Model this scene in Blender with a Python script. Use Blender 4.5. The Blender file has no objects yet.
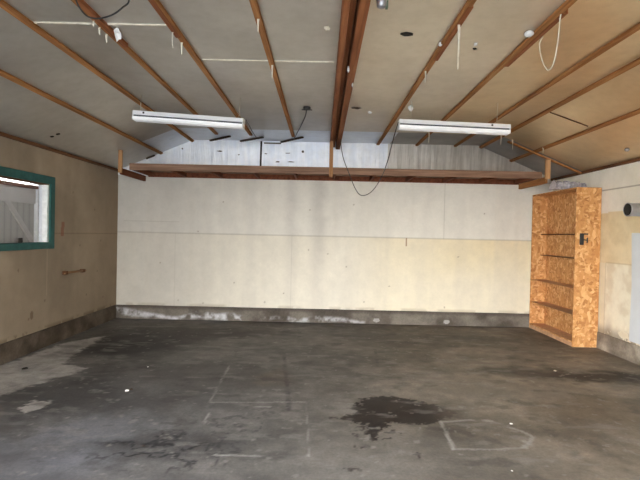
import bpy, bmesh, math, random
import numpy as np
from mathutils import Vector, Matrix
random.seed(4)
SC = bpy.context.scene
COL = SC.collection

# ------------------------------------------------------------------ camera model (used to survey the photo onto the room's surfaces)
F = 470.0; EYE = 1.42
YB = 7.567; XL = -3.30; XR = 3.68; XC = 0.19; HALF = 2.27; ZC = 2.88; PITCH = 0.41; YF = -0.45
def nrm(v): return v / np.linalg.norm(v)
_t = 0.0217
_r = nrm(np.array([1, 0, _t])); _u = nrm(np.array([-_t, 0, 1.0]))
FW = nrm(np.array([0, 1.0, 0]) - (2 / F) * _r - (6 / F) * _u)
RT = nrm(np.cross(FW, _u)); UP = np.cross(RT, FW)
EYEP = np.array([0, 0, EYE])
def on(px, py, n, c):
    d = FW + RT * (px - 320) / F - UP * (py - 240) / F
    n = np.array(n, float)
    return EYEP + d * ((c - n @ EYEP) / (n @ d))
def aty(px, py, y): return Vector(on(px, py, (0, 1, 0), y))
def left(px, py): return Vector(on(px, py, (1, 0, 0), XL))
def right(px, py, x=XR): return Vector(on(px, py, (1, 0, 0), x))
def flo(px, py): return Vector(on(px, py, (0, 0, 1), 0))
def zceil(x): return ZC - PITCH * max(0.0, abs(x - XC) - HALF)
def cei(px, py):
    p = on(px, py, (0, 0, 1), ZC)
    if abs(p[0] - XC) <= HALF: return Vector(p)
    if p[0] < XC: return Vector(on(px, py, (-PITCH, 0, 1), ZC - PITCH * (XC - HALF)))
    return Vector(on(px, py, (PITCH, 0, 1), ZC + PITCH * (XC + HALF)))

cam = bpy.data.cameras.new('camera'); cam_o = bpy.data.objects.new('camera', cam); COL.objects.link(cam_o)
cam.sensor_fit = 'HORIZONTAL'; cam.sensor_width = 36; cam.lens = F / 640 * 36; cam.clip_start = 0.05
cam_o.matrix_world = Matrix(((RT[0], UP[0], -FW[0], 0), (RT[1], UP[1], -FW[1], 0), (RT[2], UP[2], -FW[2], EYE), (0, 0, 0, 1)))
SC.camera = cam_o

# ------------------------------------------------------------------ materials
def srgb(r, g, b):
    f = lambda c: ((c / 255 + .055) / 1.055) ** 2.4 if c > 10 else c / 255 / 12.92
    return (f(r), f(g), f(b), 1)
class NT:
    def __init__(s, name):
        s.m = bpy.data.materials.new(name); s.m.use_nodes = True
        s.t = s.m.node_tree; s.b = s.t.nodes['Principled BSDF']
    def n(s, typ, **kw):
        x = s.t.nodes.new(typ)
        for k, v in kw.items():
            if k in x.inputs: x.inputs[k].default_value = v
            else: setattr(x, k, v)
        return x
    def l(s, a, b): s.t.links.new(a, b)
    def coords(s, scale=(1, 1, 1), kind='Object'):
        tc = s.n('ShaderNodeTexCoord'); mp = s.n('ShaderNodeMapping'); mp.inputs['Scale'].default_value = scale
        s.l(tc.outputs[kind], mp.inputs['Vector']); return mp.outputs['Vector']
    def noise(s, vec, scale=5, detail=5, rough=.6):
        x = s.n('ShaderNodeTexNoise'); x.inputs['Scale'].default_value = scale
        x.inputs['Detail'].default_value = detail; x.inputs['Roughness'].default_value = rough
        s.l(vec, x.inputs['Vector']); return x.outputs['Fac']
    def ramp(s, fac, stops):
        x = s.n('ShaderNodeValToRGB'); e = x.color_ramp.elements
        while len(e) < len(stops): e.new(.5)
        for i, (p, c) in enumerate(stops): e[i].position = p; e[i].color = c
        s.l(fac, x.inputs['Fac']); return x.outputs['Color']
    def mix(s, fac, a, b, blend='MIX'):
        x = s.n('ShaderNodeMix'); x.data_type = 'RGBA'; x.blend_type = blend
        for sock, v in ((x.inputs[0], fac), (x.inputs[6], a), (x.inputs[7], b)):
            if hasattr(v, 'links'): s.l(v, sock)
            else: sock.default_value = v
        return x.outputs[2]
    def bump(s, h, strength=.2, dist=.01):
        x = s.n('ShaderNodeBump'); x.inputs['Strength'].default_value = strength; x.inputs['Distance'].default_value = dist
        s.l(h, x.inputs['Height']); s.l(x.outputs['Normal'], s.b.inputs['Normal'])
    def fin(s, col=None, rough=.6, metal=0, spec=.3):
        if col is not None:
            if hasattr(col, 'links'): s.l(col, s.b.inputs['Base Color'])
            else: s.b.inputs['Base Color'].default_value = col
        s.b.inputs['Roughness'].default_value = rough; s.b.inputs['Metallic'].default_value = metal
        s.b.inputs['Specular IOR Level'].default_value = spec
        return s.m

def plain(name, col, rough=.6, metal=0, spec=.3, var=.12, scale=20):
    t = NT(name); v = t.coords()
    k = t.noise(v, scale, 3)
    d = tuple(c * (1 - var) for c in col[:3]) + (1,); b = tuple(min(1, c * (1 + var)) for c in col[:3]) + (1,)
    return t.fin(t.ramp(k, [(.3, d), (.7, b)]), rough, metal, spec)
def wood(name, c1, c2, c3, axis=1, rough=.75):
    t = NT(name); sc = [26, 26, 26]; sc[axis] = 1.3
    v = t.coords(tuple(sc)); k = t.noise(v, 1.0, 6, .65)
    v2 = t.coords((2, 2, 2)); k2 = t.noise(v2, 1.2, 3)
    c = t.ramp(k, [(.28, c1), (.52, c2), (.75, c3)])
    c = t.mix(k2, c, t.mix(.35, c, (.08, .045, .025, 1)))
    t.bump(k, .25, .004)
    return t.fin(c, rough, 0, .2)
M = {}
M['strip'] = wood('furring_wood', srgb(118, 74, 40), srgb(184, 126, 74), srgb(212, 158, 104), 1)
M['ridge'] = wood('ridge_wood', srgb(112, 62, 36), srgb(158, 96, 58), srgb(190, 128, 84), 1)
M['shelf'] = wood('shelf_wood', srgb(112, 84, 68), srgb(150, 118, 98), srgb(180, 148, 126), 0)
M['shelf_red'] = wood('shelf_joist_wood', srgb(88, 46, 30), srgb(128, 72, 48), srgb(150, 92, 64), 1)
M['post'] = wood('post_wood', srgb(140, 96, 62), srgb(180, 132, 90), srgb(204, 160, 118), 2)
M['post_light'] = wood('pale_post_wood', srgb(176, 128, 86), srgb(214, 166, 118), srgb(234, 194, 150), 2)
M['trim'] = wood('trim_wood', srgb(78, 50, 32), srgb(112, 74, 48), srgb(140, 96, 64), 1)
M['dark_slat'] = wood('dark_slat_wood', srgb(52, 44, 38), srgb(80, 68, 58), srgb(104, 88, 74), 0)
M['white_enamel'] = plain('white_enamel', (.88, .88, .89, 1), .3, 0, .5, .005)
M['tube'] = plain('lamp_glass', (.9, .9, .9, 1), .3, 0, .5, .0)
_b = M['tube'].node_tree.nodes['Principled BSDF']; _b.inputs['Emission Color'].default_value = (.95, .98, 1, 1); _b.inputs['Emission Strength'].default_value = .1
M['seam'] = plain('grey_seam', (.1, .1, .11, 1), .6)
M['black'] = plain('black_rubber', (.02, .02, .022, 1), .5, 0, .4)
M['dark_metal'] = plain('dark_steel', (.08, .075, .07, 1), .45, .5)
M['white'] = plain('white_paper', (.84, .83, .8, 1), .7)
M['cream_cord'] = plain('cream_cord', (.72, .66, .54, 1), .7)
M['galv'] = plain('galvanised_steel', (.36, .35, .36, 1), .38, .75, .5, .15, 12)
M['hole'] = plain('hole_shade_black', (.025, .02, .016, 1), .9)  # near-black: painted shade inside holes, also black tape and debris
M['teal'] = plain('teal_paint', srgb(38, 92, 88), .5, 0, .3, .2, 14)
M['sash'] = plain('white_sash', (.82, .83, .84, 1), .4)
M['gate'] = None
M['poly'] = plain('grey_plastic', (.42, .40, .44, 1), .25, 0, .6, .3, 30)
M['panel'] = plain('pale_panel', srgb(214, 219, 223), .45, 0, .3, .04, 4)
M['porcelain'] = plain('porcelain', (.8, .8, .8, 1), .2, 0, .5, .05)
M['tan'] = plain('tan_wood', srgb(150, 116, 84), .7)

def attr_mat(name, attr='paint', rough=.8, spec=.2, grain=.25, gscale=60, bump=.15):
    t = NT(name)
    a = t.n('ShaderNodeAttribute'); a.attribute_name = attr
    v = t.coords(); k = t.noise(v, gscale, 6, .7); k2 = t.noise(v, 7, 5, .65)
    g = t.ramp(k, [(.25, (1 - grain,) * 3 + (1,)), (.75, (1 + grain * .4,) * 3 + (1,))])
    g2 = t.ramp(k2, [(.3, (1 - grain * .6,) * 3 + (1,)), (.7, (1.05,) * 3 + (1,))])
    c = t.mix(1.0, a.outputs['Color'], g, 'MULTIPLY'); c = t.mix(1.0, c, g2, 'MULTIPLY')
    t.bump(k, bump, .003)
    return t.fin(c, rough, 0, spec), t
M['floor'], tf = attr_mat('stained_concrete', rough=.5, spec=.3, grain=.3, gscale=45, bump=.2)
_v = tf.coords(); _k = tf.noise(_v, 3, 5)
_rr = tf.n('ShaderNodeMapRange'); _rr.inputs['To Min'].default_value = .5; _rr.inputs['To Max'].default_value = .75
tf.l(_k, _rr.inputs['Value']); tf.l(_rr.outputs[0], tf.b.inputs['Roughness'])
M['wallpaint'], _ = attr_mat('painted_board', rough=.75, spec=.2, grain=.05, gscale=25, bump=.05)
M['curb'], _ = attr_mat('curb_concrete', rough=.85, spec=.2, grain=.3, gscale=40, bump=.3)

def foil(name, c1, c2, metal, rough, streak=None, bs=.35):
    t = NT(name); v = t.coords(); k = t.noise(v, 2.2, 6, .6); k3 = t.noise(v, 11, 4, .6)
    c = t.ramp(k, [(.3, c1), (.7, c2)])
    sp = t.ramp(k3, [(.3, (.93, .92, .9, 1)), (.6, (1, 1, 1, 1))]); c = t.mix(1.0, c, sp, 'MULTIPLY')
    h = k
    if streak:
        v2 = t.coords((7, .4, .5)); k2 = t.noise(v2, 1.6, 4, .7)
        c = t.mix(1.0, c, t.ramp(k2, [(.3, streak), (.62, (1, 1, 1, 1))]), 'MULTIPLY')
        h = k2
    t.bump(h, bs, .03)
    return t.fin(c, rough, metal, .5)
M['foil_old'] = foil('dusty_foil_board', srgb(186, 180, 170), srgb(204, 198, 188), .5, .36, bs=.12)
M['foil_warm'] = foil('warm_bounce_foil_board', srgb(212, 199, 178), srgb(224, 212, 192), .48, .36, bs=.12)  # warm tint paints light bounced off the right wall
M['foil_gold'] = foil('gold_bounce_foil_board', srgb(216, 190, 150), srgb(228, 206, 168), .48, .36, bs=.12)  # golden tint paints the right wall's reflection into the foil
M['foil_new'] = foil('bright_foil_board', srgb(222, 227, 235), srgb(242, 246, 250), .5, .36, bs=.2)
M['foil_grey'] = foil('grey_foil_board', srgb(160, 157, 153), srgb(186, 183, 178), .6, .42, bs=.2)
M['gable_bright'] = foil('gable_foil', srgb(226, 230, 238), srgb(252, 253, 255), .3, .4, (.84, .87, .92, 1))
M['gable_grey'] = foil('gable_foil_dim_reflection', srgb(200, 195, 188), srgb(226, 222, 216), .4, .4, (.6, .58, .55, 1))  # greyer copy of the foil paints the dimmer reflection on the right

def osb():
    t = NT('oriented_strand_board'); tc = t.n('ShaderNodeTexCoord')
    cols = []
    for rot, sc in (((.5, .4, .35), 31), ((-.6, .9, 1.1), 36)):
        mp = t.n('ShaderNodeMapping'); mp.inputs['Scale'].default_value = (1.0, .8, .5) if rot[0] > 0 else (.6, 1, 1)
        mp.inputs['Rotation'].default_value = rot; t.l(tc.outputs['Object'], mp.inputs['Vector'])
        vo = t.n('ShaderNodeTexVoronoi'); vo.inputs['Scale'].default_value = sc; t.l(mp.outputs[0], vo.inputs['Vector'])
        sp = t.n('ShaderNodeSeparateColor'); t.l(vo.outputs['Color'], sp.inputs[0])
        cols.append(t.ramp(sp.outputs[0], [(0, srgb(168, 114, 66)), (.3, srgb(192, 137, 84)), (.65, srgb(204, 150, 95)), (1, srgb(224, 180, 128))]))
    k = t.noise(t.coords(), 9, 4)
    st = t.ramp(k, [(.46, (0, 0, 0, 1)), (.54, (1, 1, 1, 1))])
    return t.fin(t.mix(st, cols[0], cols[1]), .65, 0, .25)
M['osb'] = osb()
M['shelf_shadow'] = plain('painted_shelf_shadow', srgb(92, 64, 44), .8, 0, .2, .2)  # dark tone paints the shadow line of the two upper bookcase shelves
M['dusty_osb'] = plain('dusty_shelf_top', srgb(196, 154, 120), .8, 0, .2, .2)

def glass():
    m = bpy.data.materials.new('window_glass'); m.use_nodes = True; t = m.node_tree
    t.nodes.remove(t.nodes['Principled BSDF'])
    a = t.nodes.new('ShaderNodeBsdfTransparent'); g = t.nodes.new('ShaderNodeBsdfGlossy'); g.inputs['Roughness'].default_value = .03
    lw = t.nodes.new('ShaderNodeLayerWeight'); lw.inputs['Blend'].default_value = .5
    fr = t.nodes.new('ShaderNodeMapRange'); fr.inputs['From Min'].default_value = .3; fr.inputs['To Min'].default_value = .03; fr.inputs['To Max'].default_value = .3; t.links.new(lw.outputs['Facing'], fr.inputs['Value'])
    mx = t.nodes.new('ShaderNodeMixShader')
    t.links.new(fr.outputs[0], mx.inputs[0]); t.links.new(a.outputs[0], mx.inputs[1]); t.links.new(g.outputs[0], mx.inputs[2])
    t.links.new(mx.outputs[0], t.nodes['Material Output'].inputs['Surface'])
    return m
M['glass'] = glass()
def siding():
    t = NT('grey_white_siding'); v = t.coords((1, 1, 1)); w = t.n('ShaderNodeTexWave'); w.bands_direction = 'Y'
    w.inputs['Scale'].default_value = 2.2; w.inputs['Distortion'].default_value = .3; t.l(v, w.inputs['Vector'])
    c = t.ramp(w.outputs['Fac'], [(.02, (.36, .34, .31, 1)), (.08, (.43, .41, .37, 1)), (1, (.47, .45, .405, 1))])
    return t.fin(c, .8)
M['gate'] = siding()
M['gate_trim'] = plain('pale_gate_board', (.56, .53, .49, 1), .7, 0, .2, .05, 8)
M['ground'] = plain('driveway_concrete', (.42, .41, .39, 1), .9, 0, .2, .15, 3)
M['outer'] = plain('outer_stucco', (.6, .58, .54, 1), .9)

# ------------------------------------------------------------------ mesh helpers
def bx(bm, lo, hi, rot=None, piv=None, mi=0):
    lo = Vector(lo); hi = Vector(hi); c = (lo + hi) / 2; s = hi - lo
    r = bmesh.ops.create_cube(bm, size=1, matrix=Matrix.Translation(c) @ Matrix.Diagonal((s.x, s.y, s.z, 1)))
    if rot is not None:
        p = Vector(piv) if piv is not None else c
        bmesh.ops.transform(bm, matrix=Matrix.Translation(p) @ rot.to_4x4() @ Matrix.Translation(-p), verts=r['verts'])
    for f in {f for v in r['verts'] for f in v.link_faces}: f.material_index = mi
    return r['verts']
def bar(bm, a, b, w, h, upv=(0, 0, 1), mi=0):
    """box beam from a to b, w wide, h tall, centred on the line"""
    a = Vector(a); b = Vector(b); d = (b - a); L = d.length; d.normalize()
    s = d.cross(Vector(upv)).normalized(); u = s.cross(d)
    mtx = Matrix((( s.x, d.x, u.x, 0), (s.y, d.y, u.y, 0), (s.z, d.z, u.z, 0), (0, 0, 0, 1)))
    r = bmesh.ops.create_cube(bm, size=1, matrix=Matrix.Translation((a + b) / 2) @ mtx @ Matrix.Diagonal((w, L, h, 1)))
    for f in {f for v in r['verts'] for f in v.link_faces}: f.material_index = mi
    return r['verts']
def smooth(pts, n=6):
    pts = [Vector(p) for p in pts]
    P = [pts[0] * 2 - pts[1]] + pts + [pts[-1] * 2 - pts[-2]]
    out = []
    for i in range(1, len(P) - 2):
        for k in range(n):
            t = k / n; p0, p1, p2, p3 = P[i - 1:i + 3]
            out.append(.5 * ((2 * p1) + (p2 - p0) * t + (2 * p0 - 5 * p1 + 4 * p2 - p3) * t * t + (3 * p1 - p0 - 3 * p2 + p3) * t ** 3))
    return out + [pts[-1]]
def tube(bm, pts, r, seg=8, cap=True):
    pts = [Vector(p) for p in pts]; rings = []
    prev = None
    for i, p in enumerate(pts):
        d = (pts[min(i + 1, len(pts) - 1)] - pts[max(i - 1, 0)]).normalized()
        if prev is None: s = d.orthogonal().normalized()
        else: s = (prev - d * prev.dot(d)).normalized()
        prev = s; u = d.cross(s); rr = r[i] if isinstance(r, (list, tuple)) else r
        rings.append([bm.verts.new(p + (s * math.cos(a) + u * math.sin(a)) * rr) for a in [2 * math.pi * k / seg for k in range(seg)]])
    for a, b in zip(rings, rings[1:]):
        for k in range(seg): bm.faces.new((a[k], a[(k + 1) % seg], b[(k + 1) % seg], b[k])).smooth = True
    if cap: bm.faces.new(rings[0][::-1]); bm.faces.new(rings[-1])
def prism(bm, pts2, place, mi=0):
    """pts2 polygon, place(x, y, k) for k in 0, 1"""
    A = [bm.verts.new(place(x, y, 0)) for x, y in pts2]; B = [bm.verts.new(place(x, y, 1)) for x, y in pts2]
    n = len(pts2); fs = [bm.faces.new(A[::-1]), bm.faces.new(B)]
    for i in range(n): fs.append(bm.faces.new((A[i], A[(i + 1) % n], B[(i + 1) % n], B[i])))
    for f in fs: f.material_index = mi
def bev(bm, w=.004, seg=1):
    bmesh.ops.bevel(bm, geom=list(bm.edges), offset=w, segments=seg, affect='EDGES', clamp_overlap=True)
def obj(name, bm, mats, parent=None, origin=None):
    bmesh.ops.recalc_face_normals(bm, faces=bm.faces)
    me = bpy.data.meshes.new(name); 
    if origin is not None: bmesh.ops.translate(bm, vec=-Vector(origin), verts=bm.verts)
    bm.to_mesh(me); bm.free()
    for m in (mats if isinstance(mats, (list, tuple)) else [mats]): me.materials.append(m)
    o = bpy.data.objects.new(name, me); COL.objects.link(o)
    if origin is not None: o.location = origin
    if parent is not None:
        o.parent = parent
        o.location = o.location - parent.location
    return o
def struct(name, bm, mats, **kw):
    o = obj(name, bm, mats, **kw); o['kind'] = 'structure'; return o
def tag(o, label, cat, group=None):
    o['label'] = label; o['category'] = cat
    if group: o['group'] = group
    return o
def thing(name, label, cat, loc, group=None):
    o = bpy.data.objects.new(name, None); COL.objects.link(o); o.location = loc; o.empty_display_size = .1
    return tag(o, label, cat, group)
NB = bmesh.new

# ------------------------------------------------------------------ noise + painted grids (stains, paint, wear)
_rng = np.random.RandomState(7)
_tab = _rng.rand(256, 256)
def vnoise(x, y):
    xi = np.floor(x).astype(int); yi = np.floor(y).astype(int); fx = x - xi; fy = y - yi
    fx = fx * fx * (3 - 2 * fx); fy = fy * fy * (3 - 2 * fy)
    g = lambda i, j: _tab[(xi + i) % 256, (yi + j) % 256]
    return (g(0, 0) * (1 - fx) + g(1, 0) * fx) * (1 - fy) + (g(0, 1) * (1 - fx) + g(1, 1) * fx) * fy
def fbm(x, y, s=1.0, o=5, ox=0, rough=.55):
    t = 0; a = 1; n = 0
    for i in range(o):
        t = t + a * vnoise(x * s + 17.3 * i + ox, y * s + 9.1 * i + ox); n += a; a *= rough; s *= 2.03
    return t / n
def sstep(a, b, x):
    t = np.clip((x - a) / (b - a), 0, 1); return t * t * (3 - 2 * t)
def poly_sd(X, Y, poly):
    d = np.full(X.shape, 1e9); ins = np.zeros(X.shape, bool); n = len(poly)
    for i in range(n):
        ax, ay = poly[i]; bx_, by = poly[(i + 1) % n]
        ex, ey = bx_ - ax, by - ay; wx, wy = X - ax, Y - ay
        t = np.clip((wx * ex + wy * ey) / (ex * ex + ey * ey + 1e-12), 0, 1)
        d = np.minimum(d, np.hypot(wx - ex * t, wy - ey * t))
        c = ((ay > Y) != (by > Y)) & (X < (bx_ - ax) * (Y - ay) / (by - ay + 1e-12) + ax); ins ^= c
    return np.where(ins, -d, d)
def line_d(X, Y, pts):
    d = np.full(X.shape, 1e9)
    for (ax, ay), (bx_, by) in zip(pts, pts[1:]):
        ex, ey = bx_ - ax, by - ay; t = np.clip(((X - ax) * ex + (Y - ay) * ey) / (ex * ex + ey * ey + 1e-12), 0, 1)
        d = np.minimum(d, np.hypot(X - ax - ex * t, Y - ay - ey * t))
    return d
def grid(name, us, vs, place, paint, mat, holes=None, thick=None):
    """a surface of quads with a painted 'paint' colour; holes(u, v) -> True where left open; thick = outward offset of a back skin"""
    nu, nv = len(us), len(vs); U, V = np.meshgrid(us, vs, indexing='ij')
    col = paint(U, V)
    P = np.array(place(U, V)).reshape(3, -1).T
    idx = np.arange(nu * nv).reshape(nu, nv)
    q = np.stack([idx[:-1, :-1], idx[1:, :-1], idx[1:, 1:], idx[:-1, 1:]], -1)
    if holes is not None:
        cu = (U[:-1, :-1] + U[1:, 1:]) / 2; cv = (V[:-1, :-1] + V[1:, 1:]) / 2
        q = q[~holes(cu, cv)]
    faces = q.reshape(-1, 4)
    cc = np.concatenate([np.clip(col, 0, 1).reshape(-1, 3), np.ones((nu * nv, 1))], 1)
    if thick is not None:                     # a back skin and a rim give the panel its real thickness
        n0 = len(P); P = np.concatenate([P, P + np.array(thick)]); cc = np.concatenate([cc, cc])
        back = faces[:, ::-1] + n0
        ed = {}
        for f in faces:
            for k in range(4):
                a, b = int(f[k]), int(f[(k + 1) % 4])
                if (b, a) in ed: del ed[(b, a)]
                else: ed[(a, b)] = 1
        rim = np.array([[b, a, a + n0, b + n0] for a, b in ed])
        faces = np.concatenate([faces, back, rim])
    me = bpy.data.meshes.new(name); me.from_pydata(P.tolist(), [], faces.tolist()); me.update()
    at = me.color_attributes.new('paint', 'FLOAT_COLOR', 'POINT'); at.data.foreach_set('color', cc.astype(np.float32).ravel())
    me.materials.append(mat)
    o = bpy.data.objects.new(name, me); COL.objects.link(o); o['kind'] = 'structure'
    return o
def lerp(a, b, t): return a + (b - a) * t[..., None]
def C3(*c): return np.array(srgb(*c)[:3])

# ------------------------------------------------------------------ floor
def P2(*pts): return [tuple(flo(*p)[:2]) for p in pts]
def floor_paint(X, Y):
    n1 = fbm(X, Y, .9, 5); n2 = fbm(X, Y, 3.2, 5, 31); n3 = fbm(X, Y, 11, 4, 77); wx = X + (fbm(X, Y, 5, 4, 5) - .5) * .28; wy = Y + (fbm(X, Y, 5, 4, 50) - .5) * .28
    wx2 = X + (fbm(X, Y, 18, 4, 5, .75) - .5) * .17; wy2 = Y + (fbm(X, Y, 18, 4, 50, .75) - .5) * .17
    base = lerp(C3(98, 93, 87), C3(122, 117, 110), sstep(.3, .7, n1))
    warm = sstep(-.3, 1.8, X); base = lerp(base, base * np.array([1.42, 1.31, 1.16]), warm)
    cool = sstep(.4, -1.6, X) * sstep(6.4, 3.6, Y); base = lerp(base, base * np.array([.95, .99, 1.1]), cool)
    n4 = fbm(X * .7, Y * 2.2, 2.4, 5, 120); c = base * .86 * (0.55 + .86 * n2)[..., None] * (.7 + .6 * n3)[..., None] * (.72 + .56 * n4)[..., None]
    def put(col, m):
        nonlocal c; c = lerp(c, np.broadcast_to(np.array(col), c.shape), np.clip(m, 0, 1))
    def blob(px, py, rx, ry, s=.0):
        q = flo(px, py); return sstep(1.15, .45, np.hypot((wx - q.x) / rx, (wy - q.y) / ry))
    # worn dark and pale zones, and painted daylight near the doorway
    put(C3(44, 41, 39), .95 * blob(130, 345, .85, .75)); put(C3(54, 50, 47), .65 * blob(170, 335, 1.0, .6))
    put(C3(66, 60, 54), .55 * blob(230, 332, 1.2, .35)); put(C3(64, 58, 52), .5 * blob(440, 338, 1.6, .3))
    put(C3(72, 68, 64), .5 * blob(230, 375, 1.0, .6)); put(C3(70, 68, 68), .55 * blob(170, 445, .5, .25)); put(C3(68, 66, 66), .5 * blob(90, 400, 1.0, .4))
    put(C3(124, 126, 136), .5 * n2 * blob(40, 455, .55, .45)); put(C3(128, 130, 138), .3 * blob(90, 430, .35, .3)); put(C3(132, 132, 134), .3 * blob(130, 425, .4, .3))  # bluish blobs paint daylight falling on the floor near the doorway
    put(C3(128, 122, 114), .35 * blob(500, 392, .9, .22)); put(C3(124, 118, 110), .4 * blob(440, 455, .9, .35)); put(C3(124, 120, 114), .35 * blob(320, 470, .8, .2))
    put(C3(40, 34, 28), .95 * blob(602, 377, .75, .24)); put(C3(58, 50, 43), .7 * blob(525, 372, .7, .22)); put(C3(128, 118, 104), .5 * blob(500, 390, 1.1, .2))
    put(C3(64, 55, 46), .4 * blob(420, 345, 1.3, .2)); put(C3(104, 84, 62), .3 * blob(600, 410, .7, .4))
    # crackled dark patch
    cr = np.abs(fbm(X, Y, 6, 4, 91) - .5); put(C3(46, 44, 46), 1.0 * sstep(.06, .0, cr) * blob(160, 450, .55, .35))
    put(C3(66, 64, 64), .75 * sstep(.045, .0, cr) * blob(235, 425, .6, .5))
    # pale wear along the left wall
    sd = poly_sd(wx2, wy2, P2((106, 336), (78, 353), (62, 364), (87, 368), (78, 373), (31, 386), (0, 397), (-60, 400), (-60, 380), (0, 366), (66, 342)))
    put(C3(186, 181, 174), .95 * sstep(.02, -.03, sd) * (.4 + .9 * n3) * (.6 + .6 * n2))
    sd = poly_sd(wx2, wy2, P2((17, 411), (28, 403), (52, 400), (50, 406), (31, 412)))
    put(C3(176, 170, 164), .85 * sstep(.012, -.015, sd))
    # oil stain with drips
    z = [(80, 155), (135, 130), (125, 105), (185, 70), (260, 65), (340, 70), (430, 95), (480, 100), (530, 125), (535, 150), (480, 165), (430, 178), (330, 172), (270, 176), (250, 205), (225, 240), (190, 240), (185, 180), (110, 165)]
    sd = poly_sd(wx2, wy2, P2(*[(320 + a / 4, 380 + b / 4) for a, b in z]))
    fade = 1 - .55 * sstep(flo(425, 412).x, flo(456, 412).x, X)
    put(C3(36, 27, 23), .97 * sstep(.012, -.014, sd) * fade)
    put(C3(58, 48, 40), .45 * sstep(.16, 0, sd) * sstep(.75, 1.15, X))
    for a, b, r in ((58, 148, .03), (160, 190, .028), (140, 213, .022), (285, 208, .032), (120, 358, .024), (38, 378, .018), (262, 235, .015), (128, 268, .014), (270, 255, .012), (395, 305, .014), (170, 270, .012)):
        q = flo(320 + a / 4, 380 + b / 4); put(C3(48, 38, 32), .85 * sstep(r * 1.3, r * .6, np.hypot((wx2 - q.x) / 1.3, wy2 - q.y)))
    for px, py, r in ((468, 372, .03), (555, 371, .025), (410, 352, .03), (620, 470, .02), (560, 442, .018)):
        q = flo(px, py); put(C3(150, 144, 134), .6 * sstep(r, r * .5, np.hypot(wx2 - q.x, wy2 - q.y)))
    # chalk and rust outlines left by things that stood here
    def chalk(col, amt, w, *pts):
        brk = sstep(.4, .58, fbm(X, Y, 7, 3, 13)); put(col, amt * sstep(w, w * .35, line_d(wx2 * .15 + X * .85, wy2 * .15 + Y * .85, P2(*pts))) * (.2 + .8 * brk))
    W = C3(170, 168, 162)
    chalk(W, .65, .02, (441, 421), (453, 449)); chalk(W, .45, .017, (453, 449), (490, 449.5), (527, 448)); chalk(W, .5, .022, (441, 422), (470, 420), (492, 421), (512, 428))
    chalk(W, .55, .022, (512, 428), (524, 432), (532, 437), (530, 444), (521, 448)); chalk(W, .55, .03, (524, 441), (531, 445))
    chalk(W, .5, .013, (229, 366), (210, 402)); chalk(W, .75, .014, (209, 413), (204, 424)); chalk(W, .6, .012, (210, 402.5), (305, 402)); chalk(W, .8, .016, (254, 407), (270, 407))
    chalk(W, .4, .012, (306, 402), (308, 430), (309, 456)); chalk(W, .75, .014, (215, 455), (262, 456), (310, 456)); chalk(W, .5, .014, (283, 428), (292, 428)); chalk(W, .4, .012, (212, 393), (226, 394))
    chalk(C3(58, 55, 56), .7, .03, (284, 357), (287, 385), (289, 410)); chalk(C3(60, 58, 60), .5, .03, (226, 353), (250, 349), (277, 349)); chalk(C3(60, 58, 60), .45, .03, (264, 412), (270, 425)); chalk(C3(60, 58, 62), .5, .035, (200, 424), (222, 425))
    chalk(C3(150, 148, 144), .5, .03, (372, 457), (388, 455), (402, 452)); chalk(C3(66, 63, 60), .5, .025, (375, 349), (378, 368)); chalk(W, .4, .02, (370, 372), (380, 376))
    put(C3(134, 116, 96), .25 * blob(277, 378, .2, .3))
    put(C3(146, 142, 136), .35 * sstep(.6, .74, fbm(X * .8, Y * 2, 4.5, 5, 66))); put(C3(58, 54, 51), .4 * sstep(.6, .74, fbm(X, Y * 1.6, 4, 5, 140))); put(C3(150, 146, 140), .5 * sstep(.74, .8, fbm(X, Y, 16, 3, 160)))
    # darker band along the back wall
    put(C3(60, 56, 52), .45 * sstep(.16, 0, YB - .06 - Y))
    return c
us = np.concatenate([np.arange(XL - .06, XR + .06, .0145), [XR + .06]]); vs = np.concatenate([np.arange(YF, 2.3, .1), np.arange(2.3, YB + .05, .0145)])
grid('floor', us, vs, lambda U, V: (U, V, U * 0), floor_paint, M['floor'], thick=(0, 0, -.1))

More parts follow.
